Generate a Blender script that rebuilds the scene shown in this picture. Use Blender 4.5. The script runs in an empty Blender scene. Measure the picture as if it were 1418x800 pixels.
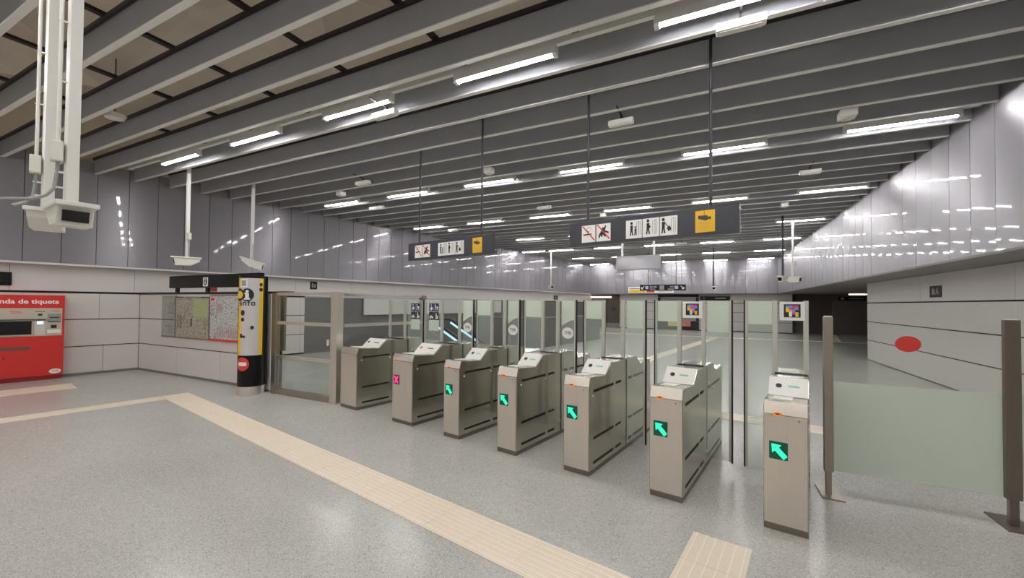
import bpy, bmesh, math, random
from mathutils import Vector, Matrix
random.seed(7)
S = bpy.context.scene
COL = S.collection
rad = math.radians

# ------------------------------------------------------------------ camera
# world frame: X along the ceiling beams, Y along the hall, camera above the origin
PITCH, ROLL, YB, YR = .0185, -.0089, 1.1114, .9335
EYE = 1.65
def _cam():
    A = math.pi/2-YB
    def rotz(a): return Matrix(((math.cos(a), -math.sin(a), 0), (math.sin(a), math.cos(a), 0), (0, 0, 1)))
    c, s = math.cos(PITCH), math.sin(PITCH)
    P = Matrix(((1, 0, 0), (0, c, s), (0, -s, c)))
    c, s = math.cos(ROLL), math.sin(ROLL)
    Q = Matrix(((c, 0, -s), (0, 1, 0), (s, 0, c)))
    M = Q @ P @ rotz(-A)
    cam = bpy.data.cameras.new('camera'); o = bpy.data.objects.new('camera', cam); COL.objects.link(o)
    r, f, u = M[0], M[1], M[2]
    o.matrix_world = Matrix(((r[0], u[0], -f[0], 0), (r[1], u[1], -f[1], 0), (r[2], u[2], -f[2], EYE), (0, 0, 0, 1)))
    cam.sensor_width = 36; cam.lens = 561.4/1418*36; cam.shift_y = 10/1418
    cam.clip_start = .02; cam.clip_end = 200
    S.camera = o
_cam()
W = bpy.data.worlds.new('world'); S.world = W; W.use_nodes = True
W.node_tree.nodes['Background'].inputs[0].default_value = (.9, .93, 1, 1)
W.node_tree.nodes['Background'].inputs[1].default_value = .25
LAMP = 100.0          # radiance of the tubes
S.view_settings.view_transform = 'Standard'; S.view_settings.look = 'None'
S.view_settings.exposure = 0.12; S.view_settings.gamma = 1; S.view_settings.use_curve_mapping = False
try:
    S.cycles.use_denoising = True; S.cycles.max_bounces = 10; S.cycles.transparent_max_bounces = 24
    S.cycles.diffuse_bounces = 5; S.cycles.glossy_bounces = 5; S.cycles.sample_clamp_indirect = 6
    S.cycles.use_light_tree = True
except Exception: pass

# ------------------------------------------------------------------ frames
GA = (YR + math.pi/2-YB) - math.pi/2                    # the gate row is turned this much (-10.2 deg)
RV = Vector((math.cos(GA), math.sin(GA), 0)); DV = Vector((-math.sin(GA), math.cos(GA), 0))
def G(r, d, z=0): v = RV*r+DV*d; return Vector((v.x, v.y, z))

# ------------------------------------------------------------------ materials
MATS = {}
def srgb(r, g, b):
    f = lambda c: (c/255/12.92) if c/255 <= .04045 else ((c/255+.055)/1.055)**2.4
    return (f(r), f(g), f(b), 1)
def mat(name, col, rough=.5, metal=0., noise=0., nscale=20., bump=0., coat=0., stretch=None, emit=None, spec=None, bscale=None):
    m = bpy.data.materials.new(name); m.use_nodes = True; MATS[name] = m
    nt = m.node_tree; b = nt.nodes['Principled BSDF']
    b.inputs['Base Color'].default_value = col; b.inputs['Roughness'].default_value = rough; b.inputs['Metallic'].default_value = metal
    if spec is not None: b.inputs['Specular IOR Level'].default_value = spec
    if coat: b.inputs['Coat Weight'].default_value = coat; b.inputs['Coat Roughness'].default_value = .06
    tc = nt.nodes.new('ShaderNodeTexCoord'); mp = nt.nodes.new('ShaderNodeMapping')
    nt.links.new(tc.outputs['Object'], mp.inputs[0])
    if stretch: mp.inputs['Scale'].default_value = stretch
    if noise or bump:
        n = nt.nodes.new('ShaderNodeTexNoise'); n.inputs['Scale'].default_value = nscale; n.inputs['Detail'].default_value = 4
        nt.links.new(mp.outputs[0], n.inputs['Vector'])
        if noise:
            mx = nt.nodes.new('ShaderNodeMix'); mx.data_type = 'RGBA'; nt.links.new(n.outputs['Fac'], mx.inputs[0])
            mx.inputs[6].default_value = tuple(c*(1-noise) for c in col[:3])+(1,); mx.inputs[7].default_value = tuple(min(1, c*(1+noise)) for c in col[:3])+(1,)
            nt.links.new(mx.outputs[2], b.inputs['Base Color'])
        if bump:
            n2 = n
            if bscale:
                n2 = nt.nodes.new('ShaderNodeTexNoise'); n2.inputs['Scale'].default_value = bscale; nt.links.new(mp.outputs[0], n2.inputs['Vector'])
            bp = nt.nodes.new('ShaderNodeBump'); bp.inputs['Strength'].default_value = bump; bp.inputs['Distance'].default_value = .01
            nt.links.new(n2.outputs['Fac'], bp.inputs['Height']); nt.links.new(bp.outputs[0], b.inputs['Normal'])
    if emit: b.inputs['Emission Color'].default_value = emit[0]; b.inputs['Emission Strength'].default_value = emit[1]
    return m
def glass(name, tint, refl=1.0, diffuse=None, alpha=0., rough=.015):
    m = bpy.data.materials.new(name); m.use_nodes = True; MATS[name] = m; nt = m.node_tree
    nt.nodes.remove(nt.nodes['Principled BSDF']); out = nt.nodes['Material Output']
    tr = nt.nodes.new('ShaderNodeBsdfTransparent'); tr.inputs[0].default_value = tint
    gl = nt.nodes.new('ShaderNodeBsdfGlossy'); gl.inputs['Roughness'].default_value = rough
    fr = nt.nodes.new('ShaderNodeFresnel'); fr.inputs[0].default_value = 1.5
    mu = nt.nodes.new('ShaderNodeMath'); mu.operation = 'MULTIPLY'; mu.inputs[1].default_value = refl; nt.links.new(fr.outputs[0], mu.inputs[0])
    ge = nt.nodes.new('ShaderNodeNewGeometry'); sb = nt.nodes.new('ShaderNodeMath'); sb.operation = 'SUBTRACT'; sb.inputs[0].default_value = 1; nt.links.new(ge.outputs['Backfacing'], sb.inputs[1])
    m2 = nt.nodes.new('ShaderNodeMath'); m2.operation = 'MULTIPLY'; nt.links.new(mu.outputs[0], m2.inputs[0]); nt.links.new(sb.outputs[0], m2.inputs[1]); mu = m2
    last = tr
    if alpha:
        df = nt.nodes.new('ShaderNodeBsdfDiffuse'); df.inputs[0].default_value = diffuse
        tl = nt.nodes.new('ShaderNodeBsdfTranslucent'); tl.inputs[0].default_value = diffuse
        a = nt.nodes.new('ShaderNodeMixShader'); a.inputs[0].default_value = .45; nt.links.new(df.outputs[0], a.inputs[1]); nt.links.new(tl.outputs[0], a.inputs[2])
        mm = nt.nodes.new('ShaderNodeMixShader'); mm.inputs[0].default_value = alpha
        nt.links.new(tr.outputs[0], mm.inputs[1]); nt.links.new(a.outputs[0], mm.inputs[2]); last = mm
    mx = nt.nodes.new('ShaderNodeMixShader'); nt.links.new(mu.outputs[0], mx.inputs[0]); nt.links.new(last.outputs[0], mx.inputs[1]); nt.links.new(gl.outputs[0], mx.inputs[2])
    nt.links.new(mx.outputs[0], out.inputs[0]); return m

def emis(name, col, strength):
    m = bpy.data.materials.new(name); m.use_nodes = True; MATS[name] = m; nt = m.node_tree
    nt.nodes.remove(nt.nodes['Principled BSDF']); e = nt.nodes.new('ShaderNodeEmission'); e.inputs[0].default_value = col; e.inputs[1].default_value = strength
    nt.links.new(e.outputs[0], nt.nodes['Material Output'].inputs[0]); return m

tube_m = emis('lamp tube', (1, .985, .975, 1), LAMP)
beam_m = mat('beam paint', srgb(168, 171, 178), .45, noise=.06, nscale=3)
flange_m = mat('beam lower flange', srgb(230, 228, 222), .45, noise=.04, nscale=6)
black_m = mat('black metal', srgb(40, 31, 34), .45, noise=.1)
dark_m = mat('dark metal rod', srgb(52, 54, 60), .4, noise=.1)
white_m = mat('white enamel', srgb(226, 224, 218), .4, noise=.03)
cream_m = mat('cream plastic', srgb(222, 219, 208), .45, noise=.04)
panelw_m = mat('white wall panel', srgb(212, 207, 204), .42, noise=.03, nscale=2.)
panelg_m = mat('dark stone panel', srgb(112, 110, 108), .3, noise=.12, nscale=4.)
gap_m = mat('panel gap', srgb(30, 27, 26), .8, noise=.1)
base_m = mat('base strip', srgb(120, 116, 112), .5, noise=.1)
conc_m = mat('raw concrete', srgb(226, 214, 196), .9, noise=.22, nscale=1.3, bump=.3)
steel_m = mat('brushed steel', srgb(220, 212, 202), .3, .93, noise=.07, nscale=9., stretch=(14, 14, .35), bump=.05)
steels_m = mat('brushed steel side', srgb(198, 192, 182), .2, .95, noise=.09, nscale=8., stretch=(6, 6, .3), bump=.05)
steeld_m = mat('dull steel', srgb(168, 160, 150), .42, 1., noise=.1, nscale=9., stretch=(10, 10, .5))
for _m in (steel_m, steels_m):
    _n = _m.node_tree; _b = _n.nodes['Principled BSDF']; _b.inputs['Anisotropic'].default_value = .7
    _t = _n.nodes.new('ShaderNodeTangent'); _t.direction_type = 'RADIAL'; _t.axis = 'Z'; _n.links.new(_t.outputs[0], _b.inputs['Tangent']); _b.inputs['Anisotropic Rotation'].default_value = .25
plinth_m = mat('steel plinth', srgb(132, 124, 115), .45, .8, noise=.1)
alu_m = mat('anodised aluminium', srgb(205, 206, 198), .38, .55, noise=.04)
postd_m = mat('bronze post', srgb(122, 112, 102), .42, .7, noise=.1, stretch=(8, 8, .5))
rubber_m = mat('black rubber', srgb(24, 24, 26), .7, noise=.1)
slot_m = mat('slot black', srgb(14, 14, 16), .6, noise=.1)
red_m = mat('red enamel', srgb(214, 50, 46), .3, noise=.04)
redd_m = mat('dark red enamel', srgb(140, 30, 32), .4, noise=.05)
redg_m = mat('red mark', srgb(214, 62, 56), .5, noise=.03)
yellow_m = mat('yellow sign', srgb(245, 200, 50), .5, noise=.03)
yellowe_m = mat('yellow plate', srgb(238, 186, 42), .5, noise=.03)
orange_m = mat('orange plastic', srgb(240, 150, 60), .4, noise=.03, emit=(srgb(240, 140, 50), .25))
signd_m = mat('sign board charcoal', srgb(52, 55, 63), .35, noise=.05)
signb_m = mat('black sign board', srgb(15, 14, 16), .35, noise=.06, spec=.25)
ink_m = mat('black ink', srgb(38, 38, 42), .6, noise=.05)
grey_m = mat('mid grey', srgb(150, 150, 148), .5, noise=.05)
beige_m = mat('beige faceplate', srgb(196, 186, 172), .45, noise=.04)
screen_m = mat('dark screen', srgb(14, 14, 18), .12, noise=.05)
green_disp = mat('green display ground', srgb(6, 66, 50), .3, noise=.1, emit=(srgb(0, 120, 80), .12))
green_e = emis('green arrow light', (.04, .9, .42, 1), 1.5)
redx_bg = mat('red display ground', srgb(90, 10, 30), .3, noise=.1, emit=(srgb(160, 10, 50), .2))
redx_e = emis('red cross light', (1., .05, .28, 1), 1.6)
blue_e = emis('blue escalator light', (.45, .75, 1., 1), 1.3)
warm_e = emis('warm tube', (1., .72, .62, 1), 3.)
glow_e = emis('small screen light', (.6, .85, 1., 1), 1.6)
tealtxt_m = mat('teal text', srgb(120, 200, 180), .5, noise=.03)
film_m = glass('pale glazing film', (.8, .86, .82, 1), .8, srgb(240, 246, 236), .84)
wing_m = glass('wing glass', (.93, .96, .94, 1), 1., srgb(226, 236, 226), .14)
frost_m = glass('frosted glass', (.86, .9, .87, 1), .9, srgb(232, 238, 230), .7)
glass_m = glass('clear glass', (.945, .965, .95, 1), 1.)
glassr_m = glass('clear side glass', (.95, .97, .95, 1), .9)
navy_m = mat('navy pictogram', srgb(38, 38, 84), .5, noise=.04)
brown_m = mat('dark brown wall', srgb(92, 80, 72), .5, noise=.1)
soffit_m = mat('soffit grey', srgb(128, 125, 122), .6, noise=.04)
wmark_m = mat('white mark', srgb(240, 238, 234), .5, noise=.02)
olive_m = mat('olive board', srgb(112, 106, 84), .5, noise=.08)
pink_m = mat('code pink', srgb(220, 70, 170), .5, noise=.02)
cyan_m = mat('code cyan', srgb(90, 170, 215), .5, noise=.02)

def clad_material():
    m = mat('glossy wall cladding', srgb(148, 145, 151), .42, .5, coat=.5)
    nt = m.node_tree; b = nt.nodes['Principled BSDF']; b.inputs['Coat Roughness'].default_value = .04
    b.inputs['Anisotropic'].default_value = .85; b.inputs['Anisotropic Rotation'].default_value = .25
    tg = nt.nodes.new('ShaderNodeTangent'); tg.direction_type = 'RADIAL'; tg.axis = 'Z'; nt.links.new(tg.outputs[0], b.inputs['Tangent'])
    tc = nt.nodes.new('ShaderNodeTexCoord'); mp = nt.nodes.new('ShaderNodeMapping'); nt.links.new(tc.outputs['Object'], mp.inputs[0]); mp.inputs['Scale'].default_value = (1.6, 1.6, .5)
    n = nt.nodes.new('ShaderNodeTexNoise'); n.inputs['Scale'].default_value = 1.4; n.inputs['Detail'].default_value = 1; nt.links.new(mp.outputs[0], n.inputs['Vector'])
    bp = nt.nodes.new('ShaderNodeBump'); bp.inputs['Strength'].default_value = .05; bp.inputs['Distance'].default_value = .02
    nt.links.new(n.outputs['Fac'], bp.inputs['Height']); nt.links.new(bp.outputs[0], b.inputs['Normal']); nt.links.new(bp.outputs[0], b.inputs['Coat Normal'])
    return m
clad_m = clad_material(); pale_y = mat('pale yellow notice', srgb(232, 218, 130), .5, noise=.05); pale_r = mat('pale red notice', srgb(222, 130, 120), .5, noise=.05)
def floor_material(name, base, dark, light, rough):
    m = mat(name, base, rough); nt = m.node_tree; b = nt.nodes['Principled BSDF']
    tc = nt.nodes.new('ShaderNodeTexCoord')
    v = nt.nodes.new('ShaderNodeTexVoronoi'); v.inputs['Scale'].default_value = 150; nt.links.new(tc.outputs['Object'], v.inputs['Vector'])
    sp = nt.nodes.new('ShaderNodeSeparateColor'); nt.links.new(v.outputs['Color'], sp.inputs[0])
    cr = nt.nodes.new('ShaderNodeValToRGB'); nt.links.new(sp.outputs[0], cr.inputs[0])
    e = cr.color_ramp.elements; e[0].position = 0; e[0].color = dark; e[1].position = 1; e[1].color = light
    a = cr.color_ramp.elements.new(.22); a.color = base; a = cr.color_ramp.elements.new(.82); a.color = base
    n = nt.nodes.new('ShaderNodeTexNoise'); n.inputs['Scale'].default_value = .8; n.inputs['Detail'].default_value = 3; nt.links.new(tc.outputs['Object'], n.inputs['Vector'])
    mr = nt.nodes.new('ShaderNodeMapRange'); mr.inputs[3].default_value = .9; mr.inputs[4].default_value = 1.1; nt.links.new(n.outputs['Fac'], mr.inputs[0])
    mx = nt.nodes.new('ShaderNodeVectorMath'); mx.operation = 'SCALE'; nt.links.new(cr.outputs[0], mx.inputs[0]); nt.links.new(mr.outputs[0], mx.inputs['Scale'])
    nt.links.new(mx.outputs[0], b.inputs['Base Color'])
    return m
floor_m = floor_material('grey terrazzo', srgb(182, 181, 176), srgb(146, 144, 140), srgb(206, 205, 200), .25)
tile_m = mat('beige tactile tile', srgb(229, 215, 196), .45, noise=.06, nscale=30)
tilel_m = mat('tactile rib', srgb(240, 230, 212), .45, noise=.05, nscale=30)

# ------------------------------------------------------------------ mesh builder
class MB:
    def __init__(s): s.v = []; s.f = []; s.mi = []; s.cur = 0
    def add(s, vs, fs):
        o = len(s.v); s.v += [tuple(v) for v in vs]; s.f += [tuple(i+o for i in f) for f in fs]; s.mi += [s.cur]*len(fs); return s
    def box(s, x0, x1, y0, y1, z0, z1):
        return s.add([(x0,y0,z0),(x1,y0,z0),(x1,y1,z0),(x0,y1,z0),(x0,y0,z1),(x1,y0,z1),(x1,y1,z1),(x0,y1,z1)],
                     [(0,3,2,1),(4,5,6,7),(0,1,5,4),(1,2,6,5),(2,3,7,6),(3,0,4,7)])
    def prism(s, pts, axis, a, b):          # pts 2D; axis 'x': (y,z) polygon, 'y': (x,z) polygon, 'z': (x,y)
        n = len(pts)
        def P(p, t): return (t, p[0], p[1]) if axis == 'x' else ((p[0], t, p[1]) if axis == 'y' else (p[0], p[1], t))
        vs = [P(p, a) for p in pts]+[P(p, b) for p in pts]
        fs = [tuple(range(n))[::-1], tuple(range(n, 2*n))]+[(i, (i+1) % n, (i+1) % n+n, i+n) for i in range(n)]
        return s.add(vs, fs)
    def bar(s, p, q, w, h=None, up=(0, 0, 1)):
        p = Vector(p); q = Vector(q); d = (q-p).normalized(); u = Vector(up)
        if abs(d.dot(u)) > .95: u = Vector((0, 1, 0))
        sx = d.cross(u).normalized()*(w/2); sy = sx.cross(d).normalized()*((h or w)/2)
        vs = [p-sx-sy, p+sx-sy, p+sx+sy, p-sx+sy, q-sx-sy, q+sx-sy, q+sx+sy, q-sx+sy]
        return s.add(vs, [(0,3,2,1),(4,5,6,7),(0,1,5,4),(1,2,6,5),(2,3,7,6),(3,0,4,7)])
    def cyl(s, p, q, r, n=12, r2=None):
        p = Vector(p); q = Vector(q); d = (q-p).normalized(); u = Vector((0, 0, 1)) if abs(d.z) < .9 else Vector((0, 1, 0))
        a = d.cross(u).normalized(); b = a.cross(d).normalized(); r2 = r if r2 is None else r2
        vs = [p+(a*math.cos(t)+b*math.sin(t))*r for t in [2*math.pi*i/n for i in range(n)]]
        vs += [q+(a*math.cos(t)+b*math.sin(t))*r2 for t in [2*math.pi*i/n for i in range(n)]]
        return s.add(vs, [tuple(range(n))[::-1], tuple(range(n, 2*n))]+[(i, (i+1) % n, (i+1) % n+n, i+n) for i in range(n)])
    def tube(s, pts, r, n=8):
        for a, b in zip(pts, pts[1:]): s.cyl(a, b, r, n)
        return s
    def build(s, name, mats, parent=None, bevel=0., smooth=False, smooth1=False):
        me = bpy.data.meshes.new(name); me.from_pydata(s.v, [], s.f); 
        if not isinstance(mats, (list, tuple)): mats = [mats]
        for m in mats: me.materials.append(m)
        for p, i in zip(me.polygons, s.mi): p.material_index = i
        bm = bmesh.new(); bm.from_mesh(me); bmesh.ops.recalc_face_normals(bm, faces=bm.faces)
        if bevel: bmesh.ops.bevel(bm, geom=list(bm.edges), offset=bevel, segments=2, affect='EDGES', profile=.6, clamp_overlap=True)
        bm.to_mesh(me); bm.free()
        if smooth:
            for p in me.polygons: p.use_smooth = True
        if smooth1:
            for p in me.polygons: p.use_smooth = p.material_index == 1
        me.update()
        o = bpy.data.objects.new(name, me); COL.objects.link(o)
        if parent: o.parent = parent
        return o
def tag(o, label=None, cat=None, group=None, kind=None):
    if label: o['label'] = label
    if cat: o['category'] = cat
    if group: o['group'] = group
    if kind: o['kind'] = kind
    return o
def empty(name, loc, rz=0, label=None, cat=None, group=None):
    o = bpy.data.objects.new(name, None); COL.objects.link(o); o.location = loc; o.rotation_euler.z = rz; o.empty_display_size = .1
    return tag(o, label, cat, group)
def copy_tree(o, parent=None):
    c = o.copy(); COL.objects.link(c)
    if parent: c.parent = parent
    for ch in [x for x in KIDS.get(o.name, [])]: copy_tree2(ch, c)
    return c
KIDS = {}
def copy_full(o):
    c = o.copy(); COL.objects.link(c)
    for ch in list(o.children):
        k = ch.copy(); COL.objects.link(k); k.parent = c
        for g in list(ch.children):
            h = g.copy(); COL.objects.link(h); h.parent = k
    return c
def struct(o): o['kind'] = 'structure'; return o
ORD = ['first','second','third','fourth','fifth','sixth','seventh','eighth','ninth','tenth','eleventh','twelfth','thirteenth','fourteenth','fifteenth','sixteenth','seventeenth','eighteenth','nineteenth','twentieth']
def ordinal(n):
    if n <= 20: return ORD[n-1]
    t, u = divmod(n, 10); T = {2: 'twenty', 3: 'thirty', 4: 'forty', 5: 'fifty'}
    return {2: 'twentieth', 3: 'thirtieth', 4: 'fortieth'}[t] if u == 0 else T[t]+'-'+ORD[u-1]

# flat marks live in a local XZ plane that faces -Y
def disc(cx, cz, rx, rz=None, n=24, a0=0):
    rz = rz or rx
    return [(cx+rx*math.cos(a0+2*math.pi*i/n), cz+rz*math.sin(a0+2*math.pi*i/n)) for i in range(n)]
def rect(x0, x1, z0, z1): return [(x0, z0), (x1, z0), (x1, z1), (x0, z1)]
def seg(x0, z0, x1, z1, w):
    d = math.hypot(x1-x0, z1-z0); nx, nz = -(z1-z0)/d*w/2, (x1-x0)/d*w/2
    return [(x0+nx, z0+nz), (x0-nx, z0-nz), (x1-nx, z1-nz), (x1+nx, z1+nz)]
def flat(name, polys, m, parent, y, ox=0, oz=0, s=1., t=.002):
    mb = MB()
    for i, p in enumerate(polys): mb.prism([(ox+a*s, oz+b*s) for a, b in p], 'y', y-t-(i % 5)*.00006, y)
    return mb.build(name, m, parent)
def text(name, body, size, m, parent, x, y, z, rz=0, align='LEFT', ext=.001, offset=0., sx=1., rx=rad(90)):
    cu = bpy.data.curves.new(name, 'FONT'); cu.body = body; cu.size = size; cu.align_x = align; cu.align_y = 'CENTER'; cu.extrude = ext; cu.offset = offset
    cu.resolution_u = 3
    o = bpy.data.objects.new(name, cu); COL.objects.link(o)
    bpy.context.view_layer.update()
    me = bpy.data.meshes.new_from_object(o.evaluated_get(bpy.context.evaluated_depsgraph_get()))
    bpy.data.objects.remove(o); me.materials.clear(); me.materials.append(m)
    q = bpy.data.objects.new(name, me); COL.objects.link(q); q.location = (x, y, z); q.rotation_euler = (rx, 0, rz); q.scale = (sx, 1, 1)
    if parent: q.parent = parent
    return q

# ================================================================== STRUCTURE
ZC = 4.42; SOF = 2.42
XR = 3.44                         # right cladding plane
RL = -12.69                       # left cladding plane (in the gate frame)
def xleft(y, r=RL): return (r - RV.y*y)/RV.x
YB0, YFAR = -6., 28.3
# floor
fm = MB().box(-16, 10, YB0-1, 31.5, -.2, 0)
struct(fm.build('floor', floor_m))
struct(MB().box(-16, 10, YB0-1, YB0-.8, 0, 6).build('wall_back', panelw_m))
# slab with shallow folded bays
def slab():
    mb = MB(); nx, ny = 18, 26; x0, y0, dx, dy = -16, YB0-1, 26/18, 38.5/26
    vs = [(x0+i*dx, y0+j*dy, 5.75+(.42 if (i+2*j) % 4 == 0 else (-.12 if (i+j) % 2 else .12))) for j in range(ny+1) for i in range(nx+1)]
    fs = []
    for j in range(ny):
        for i in range(nx):
            a = j*(nx+1)+i; b, c, d = a+1, a+nx+2, a+nx+1
            fs += [(a, b, c), (a, c, d)] if (i+j) % 2 else [(a, b, d), (b, c, d)]
    mb.add(vs, fs); return mb
struct(slab().build('ceiling', conc_m))
# upper walls of raw concrete behind / above the cladding
mb = MB(); 
p = [G(RL-.2, YB0-4), G(RL-.2, 30), G(RL-.35, 30), G(RL-.35, YB0-4)]
mb.prism([(q.x, q.y) for q in p], 'z', 2.5, 6.3); struct(mb.build('wall_left_upper', conc_m))
struct(MB().box(XR+.12, XR+.3, YB0-1, 31, 2.5, 6.3).build('wall_right_upper', conc_m))
struct(MB().box(-12, XR+.1, YFAR+.12, YFAR+.3, 2.5, 6.3).build('wall_far_upper', conc_m))
# cladding panels
def pillow(mb, a, b, a2, b2, sag, z0, z1, n=8):
    # panel between plan points a-b (face) and a2-b2 (back), its face slightly bowed outward
    a, b, a2, b2 = [Vector((v[0], v[1], 0)) for v in (a, b, a2, b2)]
    out = (a-a2).normalized()
    pts = [a+(b-a)*t+out*sag*4*t*(1-t) for t in [i/n for i in range(n+1)]]
    mb.cur = 1
    mb.add([(p.x, p.y, z) for z in (z0, z1) for p in pts], [(i, i+1, i+n+2, i+n+1) for i in range(n)])
    mb.cur = 0
    mb.add([(v.x, v.y, z) for z in (z0, z1) for v in (a, a2, b2, b)], [(0, 1, 5, 4), (1, 2, 6, 5), (2, 3, 7, 6)])
    m = len(pts)
    mb.add([(p.x, p.y, z) for z in (z0, z1) for p in pts+[b2, a2]], [tuple(range(m+2)), tuple(range(m+2, 2*m+4))[::-1]])
def clad_left():
    mb = MB(); d = .672-.518*14; r = random.Random(3)
    while d < 26.9:
        e = (r.random()-.5)*.006; e2 = (r.random()-.5)*.006; g = .005
        a, b = G(RL+e, d+g), G(RL+e2, d+.518-g); a2, b2 = G(RL-.05, d+g), G(RL-.05, d+.518-g)
        pillow(mb, a, b, a2, b2, .0006, SOF, 4.66); d += .518
    return mb
struct(clad_left().build('wall_left', [clad_m, clad_m], smooth1=True))
mb = MB(); a, b, c, d = G(RL-.06, YB0-3), G(RL-.06, 27.3), G(RL-.09, 27.3), G(RL-.09, YB0-3)
mb.prism([(q.x, q.y) for q in (a, b, c, d)], 'z', SOF, 4.66); struct(mb.build('wall_left_backing', gap_m))
def clad_right():
    mb = MB(); y = YB0; r = random.Random(5)
    while y < YFAR-.02:
        e = (r.random()-.5)*.003; e2 = (r.random()-.5)*.003; y1 = min(y+.6, YFAR)
        pillow(mb, (XR+e, y+.004), (XR+e2, y1-.004), (XR+.05, y+.004), (XR+.05, y1-.004), .0045, SOF, 4.9); y = y1
    return mb
struct(clad_right().build('wall_right', [clad_m, clad_m], smooth1=True))
struct(MB().box(XR+.055, XR+.09, YB0, YFAR, SOF, 4.9).build('wall_right_backing', gap_m))
mb = MB(); x = xleft(YFAR)
while x < XR:
    x1 = min(x+.6, XR); pillow(mb, (x+.004, YFAR), (x1-.004, YFAR), (x+.004, YFAR+.05), (x1-.004, YFAR+.05), .003, SOF, 4.9); x = x1
struct(mb.build('wall_far', [clad_m, clad_m], smooth1=True))
struct(MB().box(xleft(YFAR)-.3, XR+.05, YFAR+.055, YFAR+.09, SOF, 4.9).build('wall_far_backing', gap_m))
# soffits and bottom trims
def strip_left(r0, r1, d0, d1, z0, z1): 
    mb = MB(); q = [G(r0, d0), G(r0, d1), G(r1, d1), G(r1, d0)]; mb.prism([(v.x, v.y) for v in q], 'z', z0, z1); return mb
struct(strip_left(RL+.004, RL-.42, YB0-3, 27.6, SOF-.045, SOF-.003).build('trim_1', panelw_m))
struct(MB().box(XR-.004, 9.5, YB0, 31, SOF-.035, SOF-.003).build('trim_2', soffit_m))
struct(MB().box(-12.4, XR+.2, YFAR-.004, 30.9, SOF-.036, SOF-.004).build('trim_3', soffit_m))
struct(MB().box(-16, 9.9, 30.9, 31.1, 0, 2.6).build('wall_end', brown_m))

# lower walls: rows of panels over a dark backing, gaps show as dark lines
ROWS = [(.05, .618), (.638, 1.213), (1.233, 1.79), (1.835, SOF-.047)]
def lower_left(d0, d1, rows, widths, m, name, r=-12.95, th=.03):
    mb = MB(); 
    for k, (z0, z1) in enumerate(rows):
        wdt, off = widths[k % len(widths)]
        d = d0; nxt = d0+off
        while d < d1-.01:
            e = min(nxt, d1)
            q = [G(r, d+.003), G(r-th, d+.003), G(r-th, e-.003), G(r, e-.003)]
            if e-d > .02: mb.prism([(v.x, v.y) for v in q], 'z', z0, z1)
            d = e; nxt = e+wdt
    return struct(mb.build(name, m))
lower_left(-8, 2.5, ROWS[:3], [(1.11, .1+1.11*.0+.92), (2.4, 1.4), (1.11, .94)], panelw_m, 'wall_left_lower')
lower_left(-8, 27.2, ROWS[3:], [(1.87, 1.05)], panelw_m, 'wall_left_fascia', r=-12.94)
struct(strip_left(-12.985, -13.05, -8.5, 6.45, 0, SOF-.05).build('wall_left_core', gap_m))
struct(strip_left(-12.93, -12.984, -8, 2.5, 0, .05).build('baseboard_left', base_m))
lower_left(2.62, 6.45, ROWS[:3], [(1.4, .9), (1.4, .9), (1.4, .9)], panelw_m, 'wall_left_alcove', r=-12.98)
lower_left(6.45, 27.2, [(.0, .9), (.912, 1.795)], [(1.2, 1.1)], panelg_m, 'wall_left_stone', r=-12.99, th=.08)
lower_left(8.53, 16.5, [(1.2, 1.79)], [(1.25, 1.2)], panelw_m, 'wall_left_band', r=-12.9, th=.05)
# information wall, across the hall
mb = MB(); YI = 4.755
for k, (z0, z1) in enumerate(ROWS[:3]):
    xs = [-12.30, -10.57, -8.93, -7.415] if k == 0 else [-12.30, -7.415]
    for a, b in zip(xs, xs[1:]): mb.box(a+.003, b-.003, YI, YI+.03, z0, z1)
struct(mb.build('wall_info', panelw_m))
struct(MB().box(-12.33, -7.42, YI+.03, YI+.12, 0, 1.80).build('wall_info_core', gap_m))
struct(MB().box(-12.3, -7.42, YI-.004, YI+.029, 0, .048).build('baseboard_info', base_m))
struct(MB().box(-7.41, -7.285, YI-.025, YI+.13, .02, 1.795).build('trim_4', white_m))
struct(MB().box(-12.33, -6.88, YI-.01, YI+.14, 1.802, 1.838).build('trim_5', black_m))
# right lower wall
mb = MB(); RR = [(.02, .609), (.631, 1.179), (1.201, 1.758), (1.788, SOF-.04)]
for k, (z0, z1) in enumerate(RR):
    ys = [YB0, -1.1, 2.5, 6.1, 9.4, 12.69, 16.34] if k == 3 else [YB0, 5.6, 16.34]
    if k == 2: ys = [YB0, 5.6, 16.34]
    for a, b in zip(ys, ys[1:]): mb.box(4.35, 4.38, a+.004, b-.004, z0, z1)
struct(mb.build('wall_right_lower', panelw_m))
struct(MB().box(4.381, 4.5, YB0, 16.335, 0, SOF-.04).build('wall_right_core', gap_m))
struct(MB().box(4.5, 9.5, 16.2, 16.34, 0, SOF-.04).build('wall_right_return', panelw_m))
# corridor on the right and far lower wall
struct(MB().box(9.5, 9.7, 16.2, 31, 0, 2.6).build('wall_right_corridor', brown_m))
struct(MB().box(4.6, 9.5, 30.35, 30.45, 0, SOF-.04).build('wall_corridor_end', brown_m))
mb = MB()
for z0, z1 in ROWS[:3]+[(1.83, SOF-.045)]:
    for a in (-5.93, -4.6, -3.3, -.75, .9, 2.6): mb.box(a+.003, {-5.93: -4.6, -4.6: -3.3, -3.3: -.75, -.75: .9, .9: 2.6, 2.6: 4.3}[a]-.003, 29.3, 29.33, z0, z1)
struct(mb.build('wall_far_lower', panelw_m))
struct(MB().box(-5.93, 4.3, 29.331, 29.5, 0, SOF-.04).build('wall_far_core', gap_m))
mb = MB().box(-9.6, -6.97, 29.3, 29.4, 0, 2.05); struct(mb.build('wall_far_left', panelg_m))

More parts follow.
